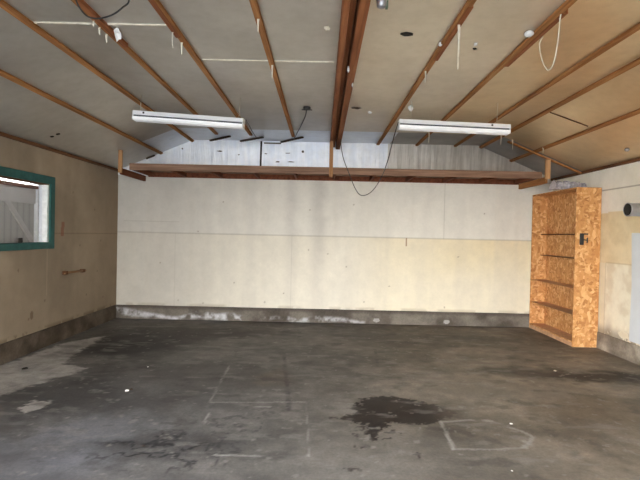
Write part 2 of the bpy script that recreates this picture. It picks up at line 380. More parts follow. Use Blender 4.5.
# ------------------------------------------------------------------ walls
SEAM = 1.385
def back_paint(X, Z):
    n = fbm(X, Z, 1.4, 4, 3); n2 = fbm(X, Z, 5, 4, 8); st = fbm(X * 1.9, Z * .12, 1.6, 4, 21); st2 = fbm(X * 6, Z * .3, 1.6, 3, 61)
    up = C3(228, 224, 214); lo = C3(230, 224, 209)
    c = np.where((Z > SEAM)[..., None], up, lo) * np.ones(X.shape + (3,))
    yl = sstep(.6, 2.6, X) * sstep(.55, 1.2, Z) * (Z < SEAM); c = lerp(c, np.broadcast_to(C3(230, 213, 172), c.shape), .6 * yl * (.5 + n))
    yl = sstep(.2, 1.2, X) * (Z < SEAM) * .35; c = lerp(c, np.broadcast_to(C3(230, 216, 178), c.shape), yl)
    c = lerp(c, np.broadcast_to(C3(190, 186, 179), c.shape), .6 * sstep(-1.2, -2.6, X) * (Z > .2));  # grey gradient paints the weaker light on the left side
    c = lerp(c, np.broadcast_to(C3(186, 180, 172), c.shape), .16 * sstep(.42, .72, st) * (Z > .2))
    c = lerp(c, np.broadcast_to(C3(214, 206, 190), c.shape), .12 * sstep(.5, .8, st2))
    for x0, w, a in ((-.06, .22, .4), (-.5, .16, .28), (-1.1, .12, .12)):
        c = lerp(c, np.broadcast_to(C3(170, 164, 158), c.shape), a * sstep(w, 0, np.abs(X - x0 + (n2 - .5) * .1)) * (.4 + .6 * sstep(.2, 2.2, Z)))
    c = c * (.94 + .1 * n2)[..., None]
    def ln(m, a=.5, col=(128, 116, 98)):
        nonlocal c; c = lerp(c, np.broadcast_to(C3(*col), c.shape), a * m)
    ln(np.abs(Z - SEAM) < .006, .3)
    ln((np.abs(X - 1.96) < .006) & (Z > SEAM), .3); ln((np.abs(X + .48) < .006) & (Z < SEAM), .16); ln((np.abs(X + 2.36) < .006) & (Z < SEAM), .14); ln((np.abs(Z - 1.57) < .006) & (X < -2.3) & (X > -3.2), .25)
    ln((np.abs(X - 1.365) < .011) & (Z < SEAM) & (Z > 1.25), .7, (140, 96, 56))
    ln(sstep(.05, 0, Z - .22) * sstep(.42, .6, n2), .4, (150, 134, 112))
    for x, z in ((-.21, 1.16), (-2.0, 1.42), (-1.4, .6), (-.6, .45), (.4, .9), (.1, 1.1), (-2.6, .9), (1.1, .6), (2.2, 1.1), (.5, 1.9), (2.6, 1.8), (-1.6, 1.9), (-.2, 1.8), (-2.3, .3), (-1.9, .26), (-.9, .3), (.7, .34), (2.0, .28)):
        ln(np.hypot(X - x, Z - z) < .013, .55, (140, 124, 100))
    return c
us = np.arange(XL - .01, XR + .02, .011); vs = np.concatenate([[.0], np.arange(.18, 2.42, .011)])
vs[-1] = 2.36
grid('wall_back', us, vs, lambda U, V: (U, U * 0 + YB, V), back_paint, M['wallpaint'], thick=(0, .1, 0))

WY0, WY1, WZ0, WZ1 = 4.05, 5.665, 1.245, 1.952
def left_paint(Y, Z):
    n = fbm(Y, Z, 1.3, 4, 41); n2 = fbm(Y, Z, 6, 4, 4); st = fbm(Y * 2, Z * .2, 1.7, 3, 14)
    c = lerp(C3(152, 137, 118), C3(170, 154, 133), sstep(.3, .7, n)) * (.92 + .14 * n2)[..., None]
    c = lerp(c, c * .86, .7 * sstep(.45, .7, st)); c = lerp(c, np.broadcast_to(C3(134, 117, 98), c.shape), .55 * sstep(6.2, 7.5, Y) * (Z > .2))  # weaker light towards the back corner is painted in
    def ln(m, a=.5, col=(104, 84, 62)):
        nonlocal c; c = lerp(c, np.broadcast_to(C3(*col), c.shape), a * m)
    ln(np.abs(Z - 1.36) < .008, .4); 
    for y in (5.96,): ln((np.abs(Y - y - (n2 - .5) * .05) < .035) & (Z > 1.32) & (Z < 1.5), .6, (140, 78, 56))
    ln((np.abs(Y - 5.64) < .007) & (Z < 1.17) & (Z > .6), .3, (206, 192, 166))
    ln(sstep(.05, 0, Z - .22) * (n2 > .45), .5, (92, 72, 52))
    for y, z in ((5.1, .95), (5.6, .55), (6.4, 1.2), (6.9, .8), (6.8, 1.7), (6.2, 1.9), (7.1, .4), (5.3, .38), (7.0, 1.25), (6.6, .5)): ln(np.hypot(Y - y, Z - z) < .016, .5)
    ln(np.hypot((Y - 5.35), (Z - .42) * .6) < .03, .6, (96, 74, 56))
    return c
us = np.unique(np.round(np.concatenate([np.arange(YF, 4.0, .15), [WY0, WY1], np.arange(4.0, YB + .02, .014)]), 4)); vs = np.unique(np.round(np.concatenate([np.arange(0, .18, .05), [WZ0, WZ1], np.arange(.18, 2.37, .014), [2.37]]), 4))
hole = lambda u, v: (u > WY0) & (u < WY1) & (v > WZ0) & (v < WZ1)
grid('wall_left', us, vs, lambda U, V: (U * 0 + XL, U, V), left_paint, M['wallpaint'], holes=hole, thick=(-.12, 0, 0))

def right_paint(Y, Z):
    n = fbm(Y, Z, 1.5, 4, 71); n2 = fbm(Y, Z, 7, 4, 24)
    c = lerp(C3(238, 232, 216), C3(246, 242, 230), sstep(.3, .7, n))
    yel = (Z < 1.775 + (n2 - .5) * .03) & (Z > 1.13); c = np.where(yel[..., None], lerp(C3(229, 210, 170), C3(235, 218, 181), sstep(.3, .7, n2)), c)
    low = Z <= 1.13; c = np.where(low[..., None], lerp(C3(228, 216, 190), C3(240, 232, 210), sstep(.35, .65, n2)), c)
    c = np.where(((Y > 6.09) & (Z < 1.13))[..., None], C3(232, 220, 192) * (.95 + .08 * n2)[..., None], c)
    c = c * (.95 + .08 * n2)[..., None]
    def ln(m, a=.5, col=(120, 106, 84)):
        nonlocal c; c = lerp(c, np.broadcast_to(C3(*col), c.shape), a * m)
    ln(np.abs(Z - 2.075) < .007, .65); ln((np.abs(Z - 1.13) < .006) & (Y < 6.09), .25); ln((np.abs(Y - 6.09) < .006) & (Z < 1.13), .25)
    ln(sstep(.14, 0, Z - .22) * (n2 > .5), .65, (110, 92, 72))
    ln(sstep(.12, 0, np.abs(Y - 6.0)) * sstep(.55, .22, Z) * (n2 > .45), .4, (120, 100, 78))
    return c
us = np.concatenate([np.arange(YF, 4.4, .15), np.arange(4.4, YB + .02, .014)]); vs = np.concatenate([np.arange(0, .18, .05), np.arange(.18, 2.37, .014), [2.37]])
grid('wall_right', us, vs, lambda U, V: (U * 0 + XR, U, V), right_paint, M['wallpaint'], thick=(.12, 0, 0))

# front wall behind the camera: open garage doorway
DX0, DX1, DZ = -3.2, 1.2, 2.25
bm = NB()
bx(bm, (XL - .12, YF - .12, 0), (DX0, YF, 2.37)); bx(bm, (DX1, YF - .12, 0), (XR + .12, YF, 2.37)); bx(bm, (DX0, YF - .12, DZ), (DX1, YF, 2.37))
prism(bm, [(XL - .12, 2.37), (XR + .12, 2.37), (XC + HALF, ZC + .1), (XC - HALF, ZC + .1)], lambda x, z, k: (x, YF - .12 * k, z))
struct('wall_front', bm, M['outer'])

# concrete stem wall showing below the boards
def curb_paint(S, Z, kind):
    n = fbm(S, Z, 3, 4, 90); n2 = fbm(S, Z, 9, 4, 33)
    c = lerp(C3(96, 88, 80), C3(140, 132, 122), sstep(.3, .7, n)) * (.85 + .3 * n2)[..., None]
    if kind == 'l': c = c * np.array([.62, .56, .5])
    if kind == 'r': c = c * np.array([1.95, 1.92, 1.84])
    if kind == 'b':
        c = c * .85
        c = lerp(c, np.broadcast_to(C3(84, 76, 70), c.shape), .7 * sstep(.14, .2, Z))
        sd = poly_sd(S + (n2 - .5) * .25, Z + (n - .5) * .12, [(-3.28, .18), (-3.0, .17), (-2.6, .1), (-2.2, .09), (-1.85, .14), (-1.45, .15), (-1.25, .1), (-1.25, .03), (-1.8, .02), (-2.6, .02), (-3.0, .05), (-3.28, .08)])
        c = lerp(c, np.broadcast_to(C3(222, 222, 226), c.shape), .95 * (.45 + .8 * n) * sstep(.02, -.04, sd) * sstep(.3, .62, n2))
        sd = poly_sd(S + (n2 - .5) * .2, Z + (n - .5) * .1, [(-1.0, .07), (-.5, .08), (-.1, .1), (.3, .08), (.72, .04), (.72, .0), (-1.0, .02)])
        c = lerp(c, np.broadcast_to(C3(214, 214, 218), c.shape), .9 * (.4 + .8 * n) * sstep(.02, -.03, sd) * sstep(.32, .62, n2))
        for x in (2.02, .9): c = lerp(c, np.broadcast_to(C3(200, 198, 196), c.shape), .6 * (np.hypot(S - x, (Z - .06) * 1.5) < .05) * (n2 > .45))
    return c
T = .055
vs = np.arange(-.001, .212, .0105)
us = np.arange(XL, XR + .01, .012)
grid('baseboard_back', us, vs, lambda U, V: (U, U * 0 + YB - T - .01 + V * .02, V), lambda U, V: curb_paint(U, V, 'b'), M['curb'], thick=(0, T + .02, 0))
us = np.concatenate([np.arange(YF, 3.6, .1), np.arange(3.6, YB - T + .01, .014)])
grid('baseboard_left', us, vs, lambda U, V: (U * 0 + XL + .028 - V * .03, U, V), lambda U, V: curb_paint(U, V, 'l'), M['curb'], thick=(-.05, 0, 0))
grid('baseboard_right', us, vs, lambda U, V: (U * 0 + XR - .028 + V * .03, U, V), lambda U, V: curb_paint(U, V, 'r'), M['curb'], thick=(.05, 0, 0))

# ------------------------------------------------------------------ ceiling: foil faced boards, flat middle and sloping sides
YP = 6.67
bm = NB()
def slab(x0, x1, y0, y1, mi, th=.1):
    xs = [x0] + [x for x in (XC - HALF, XC + HALF) if x0 < x < x1] + [x1]
    for a, b in zip(xs, xs[1:]):
        nx = max(1, int((b - a) / .5)); ny = max(1, int((y1 - y0) / .5))
        vt = [[bm.verts.new((a + (b - a) * i / nx, y0 + (y1 - y0) * j / ny, zceil(a + (b - a) * i / nx))) for j in range(ny + 1)] for i in range(nx + 1)]
        vb = [[bm.verts.new(v.co + Vector((0, 0, th))) for v in r] for r in vt]
        for i in range(nx):
            for j in range(ny):
                bm.faces.new((vt[i][j], vt[i][j + 1], vt[i + 1][j + 1], vt[i + 1][j])).material_index = mi
                bm.faces.new((vb[i][j], vb[i + 1][j], vb[i + 1][j + 1], vb[i][j + 1])).material_index = mi
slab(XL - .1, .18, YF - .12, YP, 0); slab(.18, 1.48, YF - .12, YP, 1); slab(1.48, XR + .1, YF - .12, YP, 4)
slab(XL - .1, -2.63, YP, YB + .1, 0); slab(-2.63, 1.05, YP, YB + .1, 2); slab(1.05, XR + .1, YP, YB + .1, 3)
bmesh.ops.remove_doubles(bm, verts=bm.verts, dist=.0005)
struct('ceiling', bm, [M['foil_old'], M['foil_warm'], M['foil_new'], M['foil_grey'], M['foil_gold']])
# foil faced gable over the shelf
bm = NB()
def gable(x0, x1, mi):
    xs = [x0] + [x for x in (XC - HALF, XC + HALF) if x0 < x < x1] + [x1]
    pts = [(x0, 2.30), (x1, 2.30)] + [(x, zceil(x) + .05) for x in xs[::-1]]
    prism(bm, pts, lambda x, z, k: (x, YB - .012 - (.075 * (z - 2.3) if k == 0 else -.1), z), mi)   # foil tilted into the room so it mirrors the doorway daylight
gable(XL - .1, 1.02, 0); gable(1.02, XR + .1, 1)
struct('wall_gable', bm, [M['gable_bright'], M['gable_grey']])
# timber bead where the wall boards meet the ceiling
bm = NB(); bar(bm, (XL + .022, YF, 2.362), (XL + .022, YB, 2.366), .036, .034); struct('trim_1', bm, M['trim'])
bm = NB(); bar(bm, (XR - .022, YF, 2.362), (XR - .022, YB, 2.366), .036, .034); struct('trim_2', bm, M['trim'])

# joints between the boards
def joint(name, a, b, w, mat, label):
    a = Vector(a); b = Vector(b); bm = NB(); bar(bm, a + Vector((0, 0, -.004)), b + Vector((0, 0, -.004)), w, .008)
    return tag(obj(name, bm, mat, origin=(a + b) / 2), label, 'joint tape')
joint('joint_tape', (-1.05, 4.0, ZC), (.07, 4.0, ZC), .014, M['cream_cord'], 'thin pale joint line crossing the ceiling just left of the double ridge beam')
joint('joint_tape', (-2.08, 3.35, ZC), (-1.11, 3.35, ZC), .016, M['cream_cord'], 'thin pale joint line on the ceiling near the white paper scrap')
joint('joint_tape', cei(550, 112), cei(588, 126), .014, M['trim'], 'thin brown joint line on the right sloping ceiling above the bookcase')

# ------------------------------------------------------------------ furring strips under the foil
SG = 'furring strips running to the back wall'
def strip(x, y1, label, w=.046, t=.026, splices=(), y0=YF + .02, jit=0):
    z = lambda xx: zceil(xx)
    sl = 0 if abs(x - XC) < HALF else (PITCH if x < XC else -PITCH)
    up = Vector((-sl, 0, 1)).normalized()
    root = None
    bm = NB(); a = Vector((x + jit, y0, z(x + jit))) - up * (t / 2 + .0008); b = Vector((x, y1, z(x))) - up * (t / 2 + .0008)
    bar(bm, a, b, w, t, upv=up); bev(bm, .003)
    if not splices:
        return tag(obj('furring_strip', bm, M['strip'], origin=(x, 4, z(x))), label, 'ceiling strip', SG)
    root = thing('furring_strip', label, 'ceiling strip', (x, 4, z(x)), SG)
    obj('batten', bm, M['strip'], root, origin=(x, 4, z(x)))
    for dx, ya, yb in splices:
        bm = NB(); p = Vector((x + dx, ya, z(x + dx))) - up * (t * .6); q = Vector((x + dx, yb, z(x + dx))) - up * (t * .6)
        bar(bm, p, q, w * .8, t * 1.25, upv=up); bev(bm, .003)
        obj('splice_block', bm, M['ridge'], root, origin=(x, (ya + yb) / 2, z(x)))
    return root
strip(-2.60, 7.54, 'furring strip on the left ceiling slope, first one in from the left wall')
strip(-2.10, 7.53, 'furring strip at the left ceiling fold, passing above the left lamp\'s left end')
strip(-1.59, 6.96, 'furring strip above the left lamp with the white paper scrap hanging on it', splices=((.02, 1.6, 3.7),))
strip(-1.085, 6.98, 'furring strip with two pale ribbons, ending at the left lamp\'s right end', splices=((-.012, 1.2, 3.5),))
strip(-.46, 7.02, 'furring strip just left of the ridge beam, ending near the round junction box')
strip(.86, 7.55, 'furring strip just right of the ridge beam with a long white ribbon', splices=((.035, 2.95, 3.85),), jit=.04)
strip(1.48, 7.55, 'furring strip carrying the looped white cord, over the middle of the right lamp', splices=((.03, 3.0, 3.95),))
strip(2.09, 7.54, 'furring strip crossing behind the right lamp\'s right end, next right of the looped white cord', jit=.03)
strip(2.50, 7.54, 'furring strip at the right fold of the ceiling, clear of the right lamp')
strip(2.99, 7.53, 'furring strip on the right ceiling slope, first one in from the right wall')
# batten running down the right slope at the shelf post
bm = NB(); a = Vector((2.60, 6.68, zceil(2.60) - .035)); b = Vector((3.655, 6.68, zceil(3.655) - .035))
bar(bm, a, b, .05, .022); bev(bm, .003)
tag(obj('slope_batten', bm, M['strip'], origin=(a + b) / 2), 'wooden batten running down the right ceiling slope above the shelf post', 'ceiling strip')

# doubled ridge beam
rb = thing('ridge_beam', 'reddish built-up timber ridge beam along the middle of the ceiling', 'beam', (.17, 3.6, ZC))
for x0, x1, zb in ((.093, .133, 2.735), (.137, .176, 2.80), (.186, .246, 2.735)):
    bm = NB(); bx(bm, (x0, YF + .02, zb), (x1, 7.5 if x0 < .15 else 7.3, ZC + .002)); bev(bm, .004)
    obj('board', bm, M['ridge'], rb, origin=(.17, 3.6, ZC))

# loose dark slats by the gable
def slat(p, q, label, w=.035):
    a = cei(*p); b = cei(*q); a.y = min(a.y, YB - .07); b.y = min(b.y, YB - .07)
    a.z = zceil(a.x) - .012; b.z = zceil(b.x) - .012
    bm = NB(); bar(bm, a, b, w, .022); bev(bm, .002)
    tag(obj('loose_slat', bm, M['dark_slat'], origin=(a + b) / 2), label, 'slat', 'loose slats by the foil gable')
slat((211, 140.5), (230, 135.5), 'short dark wood slat on the foil ceiling under the right half of the left lamp')
slat((241, 141), (263, 136.5), 'short dark wood slat between the left lamp\'s right end and the black tape line')
slat((282, 143), (303, 136.5), 'short dark wood slat beside the far end of the strip with the junction box wire')
slat((149, 159), (158, 156), 'short dark wood slat at the left foot of the foil gable above the shelf', .03)
bm = NB(); a = aty(261.5, 138, YB - .06); b = aty(260.5, 167.5, YB - .022); bar(bm, a, b, .03, .008, upv=(0, 1, 0))
tag(obj('tape_strip', bm, M['hole'], origin=(a + b) / 2), 'black vertical tape line on the foil gable left of the middle post', 'tape')
bm = NB(); a = aty(264, 143, YB - .06); b = aty(281, 143.5, YB - .06); bar(bm, a, b, .02, .01, upv=(0, 1, 0))
tag(obj('tape_strip', bm, M['dark_slat'], origin=(a + b) / 2), 'dark horizontal tape line at the top edge of the foil gable', 'tape')
# torn spots in the foil of the gable
for i, (px, py, w, h, lab) in enumerate(((183, 149, .03, .03, 'small dark tear in the gable foil above the left part of the shelf'), (220, 151.5, .1, .025, 'dark torn streak in the gable foil below the leftmost loose slat'), (239, 155, .03, .02, 'small dark tear in the gable foil left of the black tape line'), (266, 154, .05, .02, 'small dark tear in the gable foil just right of the black tape line'), (278, 162, .09, .02, 'dark torn streak low on the gable foil right of the black tape line'), (288, 153.5, .1, .018, 'dark torn streak higher on the gable foil right of the black tape line'), (303, 152, .04, .05, 'dark tear in the gable foil nearest the middle post'), (291, 162, .12, .018, 'long dark torn streak along the shelf front left of the middle post'))):
    c = aty(px, py, YB - .014); bm = NB()
    n = 9; pts = [(c.x + w / 2 * math.cos(2 * math.pi * k / n) * random.uniform(.6, 1.1), c.z + h / 2 * math.sin(2 * math.pi * k / n) * random.uniform(.6, 1.1)) for k in range(n)]
    prism(bm, pts, lambda x, z, k: (x, YB - .0145 - .075 * (z - 2.3) + .003 * k, z))
    tag(obj('foil_tear', bm, M['dark_slat'], origin=c), lab, 'foil tear', 'tears in the gable foil')

# ------------------------------------------------------------------ hanging storage shelf across the back
YS = 6.68
sh = thing('storage_shelf', 'long hanging timber loft shelf across the back wall under the foil gable', 'shelf', (.19, 7.1, 2.27))
O = (.19, 7.1, 2.27)
def spart(name, mat, *boxes, b=.004):
    bm = NB()
    for lo, hi in boxes: bx(bm, lo, hi)
    bev(bm, b); return obj(name, bm, mat, sh, origin=O)
spart('front_board', M['shelf'], ((-2.76, YS, 2.272), (3.10, YS + .038, 2.368)))
spart('back_ledger', M['shelf_red'], ((-2.80, YB - .052, 2.275), (3.12, YB - .013, 2.362)))
spart('deck', M['shelf'], ((-2.76, YS + .04, 2.35), (3.10, YB - .014, 2.366)))
for i, x in enumerate((-2.74, -2.2, -1.62, -1.02, -.42, .17, .75, 1.33, 1.92, 2.5, 3.06)):
    spart('joist', M['shelf_red'], ((x - .018, YS + .04, 2.278), (x + .018, YB - .054, 2.348)))
for x in (-2.868, 3.15):
    spart('side_arm', M['shelf_red'] if x < 0 else M['strip'], ((x - .02, YS - .02, 2.205), (x + .02, YB - .014, 2.292)))
for x in (-2.868, .107, 3.155):
    w = .026 if x < 3 else .034
    zt = zceil(x + (w if x > XC + HALF else -w if x < XC - HALF else 0)) - (.05 if x > 3 else .004)
    if x == .107: zt = 2.733
    bm = NB(); bx(bm, (x - w, YS - .062 if abs(x) < 2.9 and x > 0 else YS - .06, 2.225 if x < 3 else 2.265), (x + w, YS - .022 if x < 0 or x > 3 else YS - .003, zt)); bev(bm, .004)
    obj('post', bm, M['post_light' if x > 3 else 'post'], sh, origin=O)

# crumpled plastic beside the right post
BZ0 = 2.112; bm = NB(); nx, ny = 22, 9; rows = []
for i in range(nx + 1):
    row = []
    for j in range(ny + 1):
        u = i / nx; v = j / ny; x = 3.20 + .44 * u
        r = .07 * (1 - .35 * u) * (.75 + .5 * random.random())
        row.append(bm.verts.new((x, 6.58 + math.cos(2 * math.pi * j / (ny + 1)) * r * 1.3, BZ0 + .045 + max(-.044, math.sin(2 * math.pi * j / (ny + 1)) * r * 1.1))))
    rows.append(row)
for a, b in zip(rows, rows[1:]):
    for j in range(ny + 1): bm.faces.new((a[j], a[(j + 1) % (ny + 1)], b[(j + 1) % (ny + 1)], b[j]))
bm.faces.new(rows[0]); bm.faces.new(rows[-1][::-1])
tag(obj('plastic_sheet', bm, M['poly'], origin=(3.4, 6.58, 2.112)), 'crumpled grey plastic sheet lying on top of the bookcase beside the right shelf post', 'plastic sheet')

# ------------------------------------------------------------------ fluorescent lamps
def lamp(pl, pr, label, y=5.1):
    a = aty(pl[0], pl[1], y); b = aty(pr[0], pr[1], y); L = (b - a).length; c = (a + b) / 2   # lower edges of the housing, left and right
    root = thing('strip_lamp', label, 'lamp', c, 'fluorescent strip lamps')
    ang = math.atan2(b.z - a.z, b.x - a.x); R = Matrix.Rotation(-ang, 3, 'Y')
    def put(name, bm, mat, par=root):
        bmesh.ops.transform(bm, matrix=R.to_4x4(), verts=bm.verts); o = obj(name, bm, mat); o.parent = par; return o
    h = L / 2
    bm = NB(); prism(bm, [(-.05, .052), (.05, .052), (.062, .046), (.066, .004), (-.066, .004), (-.062, .046)], lambda yy, z, k: (-h + L * k, yy, z)); bev(bm, .002); hs = put('housing', bm, M['white_enamel'])
    bm = NB(); bx(bm, (-h + .012, -.056, -.0135), (h - .012, .056, .0035)); put('seam_strip', bm, M['seam'])
    bm = NB(); prism(bm, [(-.068, -.014), (.068, -.014), (.066, -.032), (.05, -.05), (-.05, -.05), (-.066, -.03)], lambda yy, z, k: (-h + .006 + (L - .012) * k, yy, z)); bev(bm, .002); put('diffuser', bm, M['tube'])
    for e in (-1, 1):
        bm = NB(); bx(bm, (e * h - (.008 if e > 0 else -.0005), -.069, -.052), (e * h - (.0005 if e > 0 else -.008), .069, .003)); bev(bm, .002); put('end_cap', bm, M['white_enamel'])
    for e in ((-1,) if pl[0] < 300 else (1,)):
        pass
    kx = -h + .12 if pl[0] < 300 else h - .2
    bm = NB(); tube(bm, [(kx, -.0665, .028), (kx, -.06, .028)], .011, 10); put('knockout', bm, M['hole'])
    for e in (-1, 1):
        x = e * (h - (.06 if pl[0] < 300 else .13)); top = zceil(c.x + x) - c.z - math.sin(ang) * x
        bm = NB(); tube(bm, [(x, 0, .055), (x, 0, top - .001)], .003, 6); put('hanging_wire', bm, M['cream_cord'])
    return root
lamp((134.5, 116.0), (244, 124.0), 'white strip lamp with a long diffuser hanging left of the ridge beam')
lamp((398.3, 124.6), (508.5, 130), 'white strip lamp with a long diffuser hanging right of the ridge beam')

# ------------------------------------------------------------------ cables, cords, ribbons
def cable(name, pts, r, mat, label, cat):
    c = Vector(pts[0]); bm = NB(); tube(bm, smooth(pts), r, 7); return tag(obj(name, bm, mat, origin=c), label, cat)
cable('power_cable', [Vector((.222, 6.5, 2.7365)), Vector((.228, 6.495, 2.71)), aty(343, 157, 6.46), aty(350, 176, 6.35), aty(356, 190, 6.2), aty(362, 195.5, 6.0), aty(371, 192, 5.8), aty(380, 180, 5.6), aty(387, 163, 5.4), aty(391, 148, 5.28), aty(395, 133, 5.17), aty(398.5, 122, 5.1)], .005, M['dark_metal'], 'thin dark cable drooping from the ridge beam to the right lamp', 'cable')
p = cei(256, 136.5); cable('power_cable', [aty(246, 120, 5.12), aty(248.5, 124, 5.6), aty(252, 131, 6.3), Vector((p.x, p.y, ZC - .01))], .006, M['dark_metal'], 'short dark cable from the right end of the left lamp to the ceiling', 'cable')
cable('black_cable', [Vector((-1.50, 2.78, ZC)), aty(76, 0, 2.85), aty(82, 11, 2.9), aty(89, 17, 2.95), aty(99, 18.5, 2.95), aty(112, 15, 2.92), aty(122, 8, 2.88), aty(129, -1, 2.82), Vector((-1.2, 2.7, ZC))], .005, M['black'], 'black cable looping down from the ceiling at the top left', 'cable')
cable('pull_cord', [cei(538, 30) + Vector((.035, 0, -.045)), aty(539.5, 45, 3.27), aty(542, 60, 3.2), aty(548, 70, 3.14), aty(554, 62, 3.1), aty(558, 40, 3.05), aty(560, 20, 3.0), cei(561, 8) + Vector((0, 0, -.04))], .0042, M['cream_cord'], 'white cord hanging in a deep loop under the right ceiling', 'cord')
# junction box with its wire
q = cei(307, 107); jb = thing('junction_box', 'dark round junction box on the ceiling left of the ridge beam with a wire', 'junction box', q)
bm = NB(); tube(bm, [(0, 0, -.03), (0, 0, -.001)], .042, 8); o = obj('box', bm, M['dark_metal']); o.parent = jb
bm = NB(); bx(bm, (-.06, -.008, -.037), (.06, .008, -.030)); o = obj('cover_bar', bm, M['dark_metal']); o.parent = jb
bm = NB(); e = cei(294, 137); tube(bm, smooth([(0, -.02, -.03), (-.05, .4, -.05), Vector((e.x - q.x, e.y - q.y, -.03))]), .006, 6); o = obj('wire', bm, M['dark_metal']); o.parent = jb

RG = 'pale ribbons hanging from the furring strips'
def ribbon(px, py0, py1, label, w=.014, dx=0, mat='cream_cord', group=RG):
    a = cei(px, py0); a.z -= .02; n = (py1 - py0) * a.y / F
    pts = [a, a + Vector((dx * .3, -.01, -n * .4)), a + Vector((dx, 0, -n))]
    bm = NB(); sp = smooth(pts, 4); vl = []
    for i, p in enumerate(sp):
        ww = w * (1 - .72 * i / len(sp))
        vl.append([bm.verts.new(p + Vector(k)) for k in ((-ww / 2, -.0015, 0), (ww / 2, -.0015, 0), (ww / 2, .0015, 0), (-ww / 2, .0015, 0))])
    for r, s in zip(vl, vl[1:]):
        for k in range(4): bm.faces.new((r[k], r[(k + 1) % 4], s[(k + 1) % 4], s[k]))
    bm.faces.new(vl[0][::-1]); bm.faces.new(vl[-1])
    tag(obj('hanging_ribbon', bm, M[mat], origin=a), label, 'ribbon', group)
ribbon(173, 28, 45, 'thinner, longer pale ribbon of two on the strip crossing the short joint line', .009)
ribbon(182, 39, 52, 'short wide pale ribbon beside a thinner one left of the ridge beam', .018)
ribbon(258.5, 15, 29, 'pale ribbon nearest the top of the photo on the strip left of the ridge beam', .018)
ribbon(272.5, 62, 76, 'pale ribbon where the thin joint line meets the strip left of the ridge beam', .018)
ribbon(459, 20, 66, 'long white ribbon hanging from the strip right of the ridge beam', .018)
ribbon(425.5, 68, 80, 'short pale ribbon on the strip right of the ridge beam, below the long one', .016)
ribbon(429, 130, 141, 'short yellowish ribbon hanging just below the left part of the right lamp', .018)
ribbon(501, 132, 143, 'short white ribbon hanging below the right end of the right lamp', .018)
ribbon(512.5, 138, 148, 'short white ribbon at the top end of the slope batten', .018)
ribbon(543, 146, 152, 'short white ribbon at the top of the right shelf post', .022)
ribbon(94, 17, 24, 'short pale ribbon next to the black cable loop', .018); ribbon(100, 24, 32, 'short pale ribbon directly left of the white paper scrap', .018); ribbon(107, 31, 40, 'short pale ribbon below and left of the white paper scrap', .018)

def scrap(px, py, w, h, label, mat='white', name='paper_scrap', cat='scrap', off=.03, group=None):
    a = cei(px, py); a.z -= off; bm = NB(); n = 10
    top = [(math.cos(2 * math.pi * k / n) * w / 2 * random.uniform(.6, 1.1), math.sin(2 * math.pi * k / n) * h / 2 * random.uniform(.6, 1.1)) for k in range(n)]
    c1 = bm.verts.new(a + Vector((0, -.018, 0))); c2 = bm.verts.new(a + Vector((0, .012, 0)))
    ring = [bm.verts.new(a + Vector((x, random.uniform(-.012, .012), z))) for x, z in top]
    for k in range(n): bm.faces.new((c1, ring[k], ring[(k + 1) % n])); bm.faces.new((c2, ring[(k + 1) % n], ring[k]))
    return tag(obj(name, bm, M[mat], origin=a), label, cat, group)
scrap(117.5, 27, .06, .11, 'white crumpled paper scrap dangling from a ceiling strip at top left', off=.05)
scrap(411, 105, .07, .075, 'white triangular scrap stuck to the ceiling above the left end of the right lamp', off=.03)
scrap(476, 42, .03, .03, 'small white fleck on the ceiling right of the long ribbon', off=.016)
scrap(327, 26, .05, .035, 'small torn pale flap on the ceiling left of the ridge beam', 'cream_cord', off=.018)
scrap(349, 49, .025, .05, 'small white tag on the underside of the ridge beam', off=.16)
scrap(353, 66, .015, .05, 'thin white tag on the ridge beam, the one nearer the back wall', off=.16)
scrap(370, 111, .06, .035, 'small pale flap of loose foil right of the ridge beam', off=.018)
scrap(356, 106.5, .14, .03, 'small brown wood scrap on the ceiling against the right side of the ridge beam', 'dark_slat', 'wood_scrap', off=.018)
scrap(475, 47, .04, .02, 'small dark tear in the ceiling foil under the white fleck', 'hole', 'foil_tear', 'foil tear', off=.012)
# insulators and fittings
def knob(px, py, label, w, h, mat='porcelain', name='insulator', cat='insulator', off=.02):
    a = cei(px, py); root = thing(name, label, cat, a)
    bm = NB(); bmesh.ops.create_uvsphere(bm, u_segments=14, v_segments=8, radius=1, matrix=Matrix.Translation((0, 0, -off)) @ Matrix.Diagonal((w, w, h, 1)))
    for f in bm.faces: f.smooth = True
    o = obj('knob', bm, M[mat]); o.parent = root
    bm = NB(); tube(bm, [(0, 0, -off), (0, 0, -.001)], w * .55, 10); o = obj('stem', bm, M['tan']); o.parent = root
knob(440.5, 41.5, 'white porcelain knob against the spliced strip right of the ridge beam', .016, .016)
knob(529, 31, 'white oval porcelain knob at the left end of the hanging cord', .034, .022)
knob(627, 148, 'small shiny metal knob on the right sloping ceiling near the wall', .026, .02, 'galv', 'ceiling_hook', 'hook')
# dark hole through the ceiling board
def ceil_hole(px, py, rx, ry, label):
    a = cei(px, py); bm = NB(); n = 14
    sl = 0 if abs(a.x - XC) < HALF else (PITCH if a.x < XC else -PITCH)
    prism(bm, [(math.cos(2 * math.pi * k / n) * rx * random.uniform(.8, 1.05), math.sin(2 * math.pi * k / n) * ry * random.uniform(.8, 1.05)) for k in range(n)], lambda x, y, k: (a.x + x, a.y + y, a.z + x * sl - .003 * k))
    tag(obj('ceiling_hole', bm, M['hole'], origin=a), label, 'hole', 'dark holes in the ceiling boards')
ceil_hole(407, 34, .05, .036, 'dark oval hole in the ceiling right of the ridge beam')
ceil_hole(52, 136.5, .02, .03, 'dark hole in the left sloping ceiling, the one further left of a pair')
ceil_hole(58, 134, .022, .03, 'dark hole in the left sloping ceiling, the one further right of a pair')
